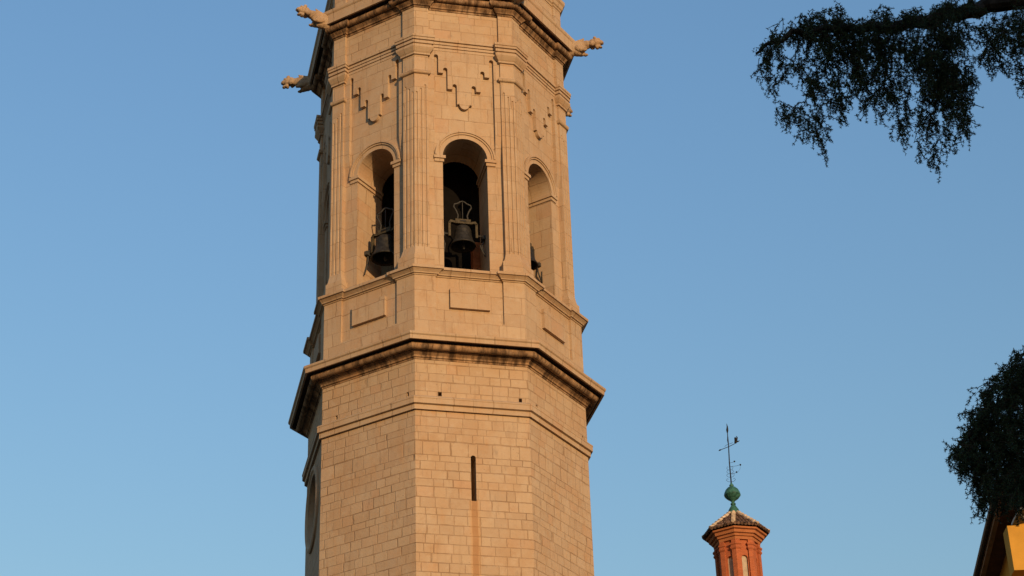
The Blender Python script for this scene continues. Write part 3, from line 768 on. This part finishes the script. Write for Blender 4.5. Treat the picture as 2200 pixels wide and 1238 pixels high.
def twig(a, b, r0, r1, sag=0.1, wob=0.02, step=0.035, leaf=True, start=0.0, dens=1.0):
    a, b = Vector(a), Vector(b); L_ = (b - a).length; n = max(2, int(L_ / step)); pts = []
    j = Vector((random.gauss(0, 1), random.gauss(0, 1), random.gauss(0, 0.5))) * wob
    for i in range(n + 1):
        f = i / n
        p = a.lerp(b, f) + Vector((0, 0, sag * L_ * (f - f * f) * 1.6)) + j * sin(pi * f) * 2 + Vector((random.gauss(0, 1), random.gauss(0, 1), random.gauss(0, 1))) * 0.004
        pts.append(p)
    pts[0] = a
    tw.tube(pts, [r0 + (r1 - r0) * i / n for i in range(n + 1)], 4, False)
    for i in range(1, n + 1):
        if leaf and i / n >= start and random.random() < dens:
            d = (pts[i] - pts[i - 1]).normalized(); ROS.append((pts[i], d))
    nodes.extend(pts[1:])
    return pts
def limb(pxs, Ds, r0, r1):
    P_ = [pix(*p, d) for p, d in zip(pxs, Ds)]
    out = []
    for i in range(len(P_) - 1):
        for f in np.linspace(0, 1, 7)[:-1]:
            out.append(P_[i].lerp(P_[i + 1], f) + Vector((random.gauss(0, 1), random.gauss(0, 1), random.gauss(0, 1))) * 0.012)
    out.append(P_[-1]); n = len(out)
    return out, [r0 + (r1 - r0) * i / (n - 1) for i in range(n)]
wood = MB()
# trunk
tp = [(TRX + 0.1 * sin(z * 0.7), TRY + 0.08 * cos(z * 0.9), z) for z in np.linspace(0, 17, 24)]
wood.tube(tp, [0.42 * (1 - z / 18.5) + 0.02 for z in np.linspace(0, 17, 24)], 14)
# upper limb, from trunk to tip
up_px = [(2500, 60), (2350, 30), (2200, 2), (2110, 18), (2040, 33), (1965, 50), (1900, 62), (1800, 60), (1720, 68), (1660, 88), (1625, 115)]
upl, upr = limb(up_px, [13.6, 13.5, 13.3, 13.2, 13.1, 13.05, 13.0, 12.95, 12.9, 12.85, 12.8], 0.085, 0.010)
upl[0] = Vector((TRX, TRY, upl[0].z)); wood.tube(upl, upr, 10); nodes.extend(upl[12:])
lo_px = [(2480, 700), (2380, 740), (2280, 780), (2200, 830), (2150, 870), (2110, 900), (2070, 960)]
lol, lor = limb(lo_px, [13.6, 13.3, 13.1, 12.9, 12.85, 12.8, 12.75], 0.08, 0.012)
lol[0] = Vector((TRX, TRY, lol[0].z)); wood.tube(lol, lor, 10)

def fill(polys, D, Ds, step=0.013, dens=0.97, den=1.0):
    global nodes
    tg = []
    for poly, n in polys: tg += sample(poly, int(n * den + 1), D, Ds)
    base = list(nodes)
    arr = np.array([tuple(p) for p in nodes])
    tg = [np.array(p) for p in tg]
    # nearest-first growth
    dist = np.array([np.min(np.linalg.norm(arr - p, axis=1)) for p in tg])
    for i in np.argsort(dist):
        p = tg[i]
        dv = arr - p; d2 = np.linalg.norm(dv, axis=1) - 0.45 * np.clip(dv[:, 2], -0.5, 0.5)
        q = arr[np.argmin(d2)]
        L_ = np.linalg.norm(q - p)
        n0 = len(nodes)
        twig(q, p, min(0.010, 0.0025 + 0.008 * L_), 0.0022, sag=0.12, wob=0.015, step=step, dens=dens)
        # short side shoots
        for _ in range(2 if L_ > 0.12 else 1):
            f = random.uniform(0.2, 1); b = Vector(q).lerp(Vector(p), f)
            e_ = b + Vector((random.gauss(0, 0.032), random.gauss(0, 0.04), random.gauss(-0.075, 0.04)))
            twig(b, e_, 0.0022, 0.0016, sag=0.05, wob=0.005, step=step, dens=dens)
        arr = np.vstack([arr, np.array([tuple(x) for x in nodes[n0:]])])
def Z(*pts): return [zq(*p) for p in pts]
up_polys = [
    (Z((170, 330), (320, 300), (390, 450), (350, 590), (290, 600), (170, 560)), 42),
    (Z((130, 390), (170, 310), (300, 240), (430, 200), (470, 260), (330, 300)), 26),
    (Z((440, 230), (700, 180), (1100, 150), (1120, 430), (960, 470), (980, 780), (920, 780), (830, 610), (780, 700), (640, 740), (560, 720), (460, 560), (440, 440)), 330),
    (Z((600, 230), (1100, 180), (1100, 420), (640, 480)), 150),
    (Z((540, 700), (600, 700), (640, 900), (600, 1010), (560, 1010), (550, 930)), 26),
    (Z((330, 790), (430, 740), (470, 690), (480, 750), (400, 820), (340, 830)), 16),
    (Z((440, 840), (500, 830), (500, 930), (460, 920)), 7),
    (Z((700, 740), (800, 730), (830, 770), (740, 860)), 7),
    (Z((980, 480), (1120, 440), (1200, 560), (1220, 760), (1100, 780), (1020, 720), (1000, 560)), 70),
    (Z((1180, 160), (1640, 150), (1640, 290), (1560, 420), (1560, 780), (1440, 800), (1330, 720), (1300, 540), (1200, 480), (1120, 300)), 300),
    (Z((1270, 180), (1560, 200), (1540, 780), (1440, 790), (1330, 600)), 170),
    (Z((1320, 800), (1380, 800), (1395, 1180), (1370, 1195), (1335, 960)), 22),
    (Z((1400, 800), (1460, 830), (1530, 1000), (1505, 1005)), 13),
    (Z((1500, 780), (1590, 820), (1680, 960), (1660, 975), (1580, 900)), 18),
    (Z((1120, 830), (1240, 840), (1200, 920), (1140, 930)), 16),
    (Z((1280, 800), (1330, 780), (1340, 960), (1280, 960)), 12),
    (Z((1560, 480), (1660, 560), (1660, 640), (1650, 810), (1590, 800)), 20),
    (Z((1580, 370), (1650, 370), (1640, 520), (1590, 500)), 8),
    (Z((1770, 90), (2020, 70), (2020, 600), (1990, 580), (1930, 500), (1940, 340), (1840, 330), (1780, 180)), 70),
    (Z((1860, 60), (2040, 60), (2080, 330), (1900, 300)), 45),
    (Z((1670, 320), (1830, 260), (1850, 380), (1700, 430)), 26),
    (Z((1800, 370), (1860, 360), (1850, 480), (1820, 490)), 8),
    (Z((1700, 110), (1740, 110), (1790, 270), (1710, 280)), 10),
    (Z((430, 160), (560, 95), (700, 120), (860, 130), (1000, 90), (1100, 90), (1130, 160), (700, 220), (450, 260)), 110),
    (Z((1350, 60), (1400, 30), (1500, 12), (1560, 40), (1640, 5), (1700, 10), (1720, 60), (1400, 120)), 60),
    (Z((1150, 120), (1230, 75), (1320, 85), (1320, 130), (1160, 170)), 26),
    (Z((685, 40), (705, 40), (720, 130), (690, 130)), 6), (Z((475, 110), (490, 110), (500, 170), (485, 170)), 3),
    (Z((1560, 120), (1650, 130), (1640, 200), (1570, 170)), 6),
]
fill(up_polys, 13.0, 0.15, den=1.5)
nodes = list(lol[6:])
for l_, i0 in ((upl, 20), (lol, 10)):
    for i in range(i0, len(l_) - 1):
        for f in (0, 0.25, 0.5, 0.75):
            p = l_[i].lerp(l_[i + 1], f)
            for _ in range(2): ROS.append((p + Vector((random.gauss(0, 1), random.gauss(0, 1), random.gauss(0.3, 1))) * 0.016, Vector((random.gauss(0, 1), random.gauss(0, 1), random.gauss(0.2, 1))).normalized()))
lo_polys = [
    ([(2210, 762), (2150, 800), (2100, 850), (2085, 880), (2092, 930), (2075, 945), (2082, 1000), (2090, 1045), (2115, 1066), (2150, 1072), (2210, 1065)], 480),
    ([(2210, 762), (2330, 720), (2330, 1100), (2210, 1085)], 260),
    ([(2040, 985), (2062, 960), (2095, 935), (2102, 958), (2062, 988)], 40),
    ([(2100, 1070), (2118, 1065), (2122, 1085), (2108, 1098)], 9),
    ([(2186, 770), (2200, 758), (2205, 775), (2190, 790)], 6),
]
fill(lo_polys, 12.85, 0.22, den=2.5)
# the rest of the crown, outside the picture: limbs all round the trunk
nodes = []
extra = []
def in_frame_(p):
    q = p - EYE; f = q.dot(-az)
    return f > 0 and abs(q.dot(ax) / f * FPX) < 1150 and abs(q.dot(ay) / f * FPX) < 670
for i in range(16):
    z0 = 4.5 + i * 0.72; a = i * 2.4 + 0.4
    if cos(a - math.atan2(-0.2, -1.0)) > 0.35: a += pi
    Lr = (3.6 - 0.18 * i) * random.uniform(0.85, 1.1)
    pl = [Vector((TRX + cos(a) * Lr * f, TRY + sin(a) * Lr * f, z0 + 0.3 * f - 0.9 * f * f)) for f in np.linspace(0, 1, 12)]
    if any(in_frame_(q) for q in pl): continue
    wood.tube(pl, [0.07 * (1 - f) + 0.01 for f in np.linspace(0, 1, 12)], 6)
    for _ in range(34):
        b = pl[random.randint(3, 11)]
        e_ = b + Vector((random.gauss(0, 0.25), random.gauss(0, 0.25), -random.uniform(0.1, 0.6)))
        extra.append((b, e_))
wood.build('trunk', simple('cedar_bark', (0.028, 0.021, 0.016), 0.95, 0.4, 14.0, bump=0.6), cedar)
n_main = len(ROS)
for b, e_ in extra:
    if not (in_frame_(b) or in_frame_(e_)): twig(b, e_, 0.008, 0.003, step=0.06)
tw.build('twigs', simple('twig_bark', (0.035, 0.024, 0.017), 0.95, 0.3, 10.0), cedar)
# needles: each short shoot is a tuft of slim blades
nv = []; nf = []
def tuft(p, d, ln, k):
    o_ = d.orthogonal().normalized(); s_ = d.cross(o_)
    for i in range(k):
        a = random.uniform(0, 2 * pi); c_ = random.uniform(-0.35, 0.95)
        q = (o_ * cos(a) + s_ * sin(a)) * math.sqrt(max(0, 1 - c_ * c_)) + d * c_
        l = ln * random.uniform(0.65, 1.1)
        w = q.cross(Vector((random.gauss(0, 1), random.gauss(0, 1), random.gauss(0, 1)))).normalized() * 0.0024
        b = len(nv); nv.extend((tuple(p - w), tuple(p + w), tuple(p + q * l + w * 0.4), tuple(p + q * l - w * 0.4))); nf.append((b, b + 1, b + 2, b + 3))
for i, (p, d) in enumerate(ROS):
    if i < n_main: tuft(p, d, 0.0185, 8)
    else: tuft(p, d, 0.06, 6)
me = bpy.data.meshes.new('foliage'); me.from_pydata(nv, [], nf)
tl = NT('cedar_needles'); g = tl.n('ShaderNodeNewGeometry')
tl.link(tl.ramp(g.outputs['Random Per Island'], [(0, (0.020, 0.036, 0.018)), (0.6, (0.034, 0.058, 0.024)), (1, (0.055, 0.075, 0.030))]), tl.b.inputs['Base Color'])
tl.b.inputs['Roughness'].default_value = 0.6
me.materials.append(tl.m)
fo = bpy.data.objects.new('foliage', me); C.objects.link(fo); fo.parent = cedar; fo.matrix_parent_inverse = Matrix.Translation(cedar.location).inverted()
print('rosettes', n_main, len(ROS), 'faces', len(nf))
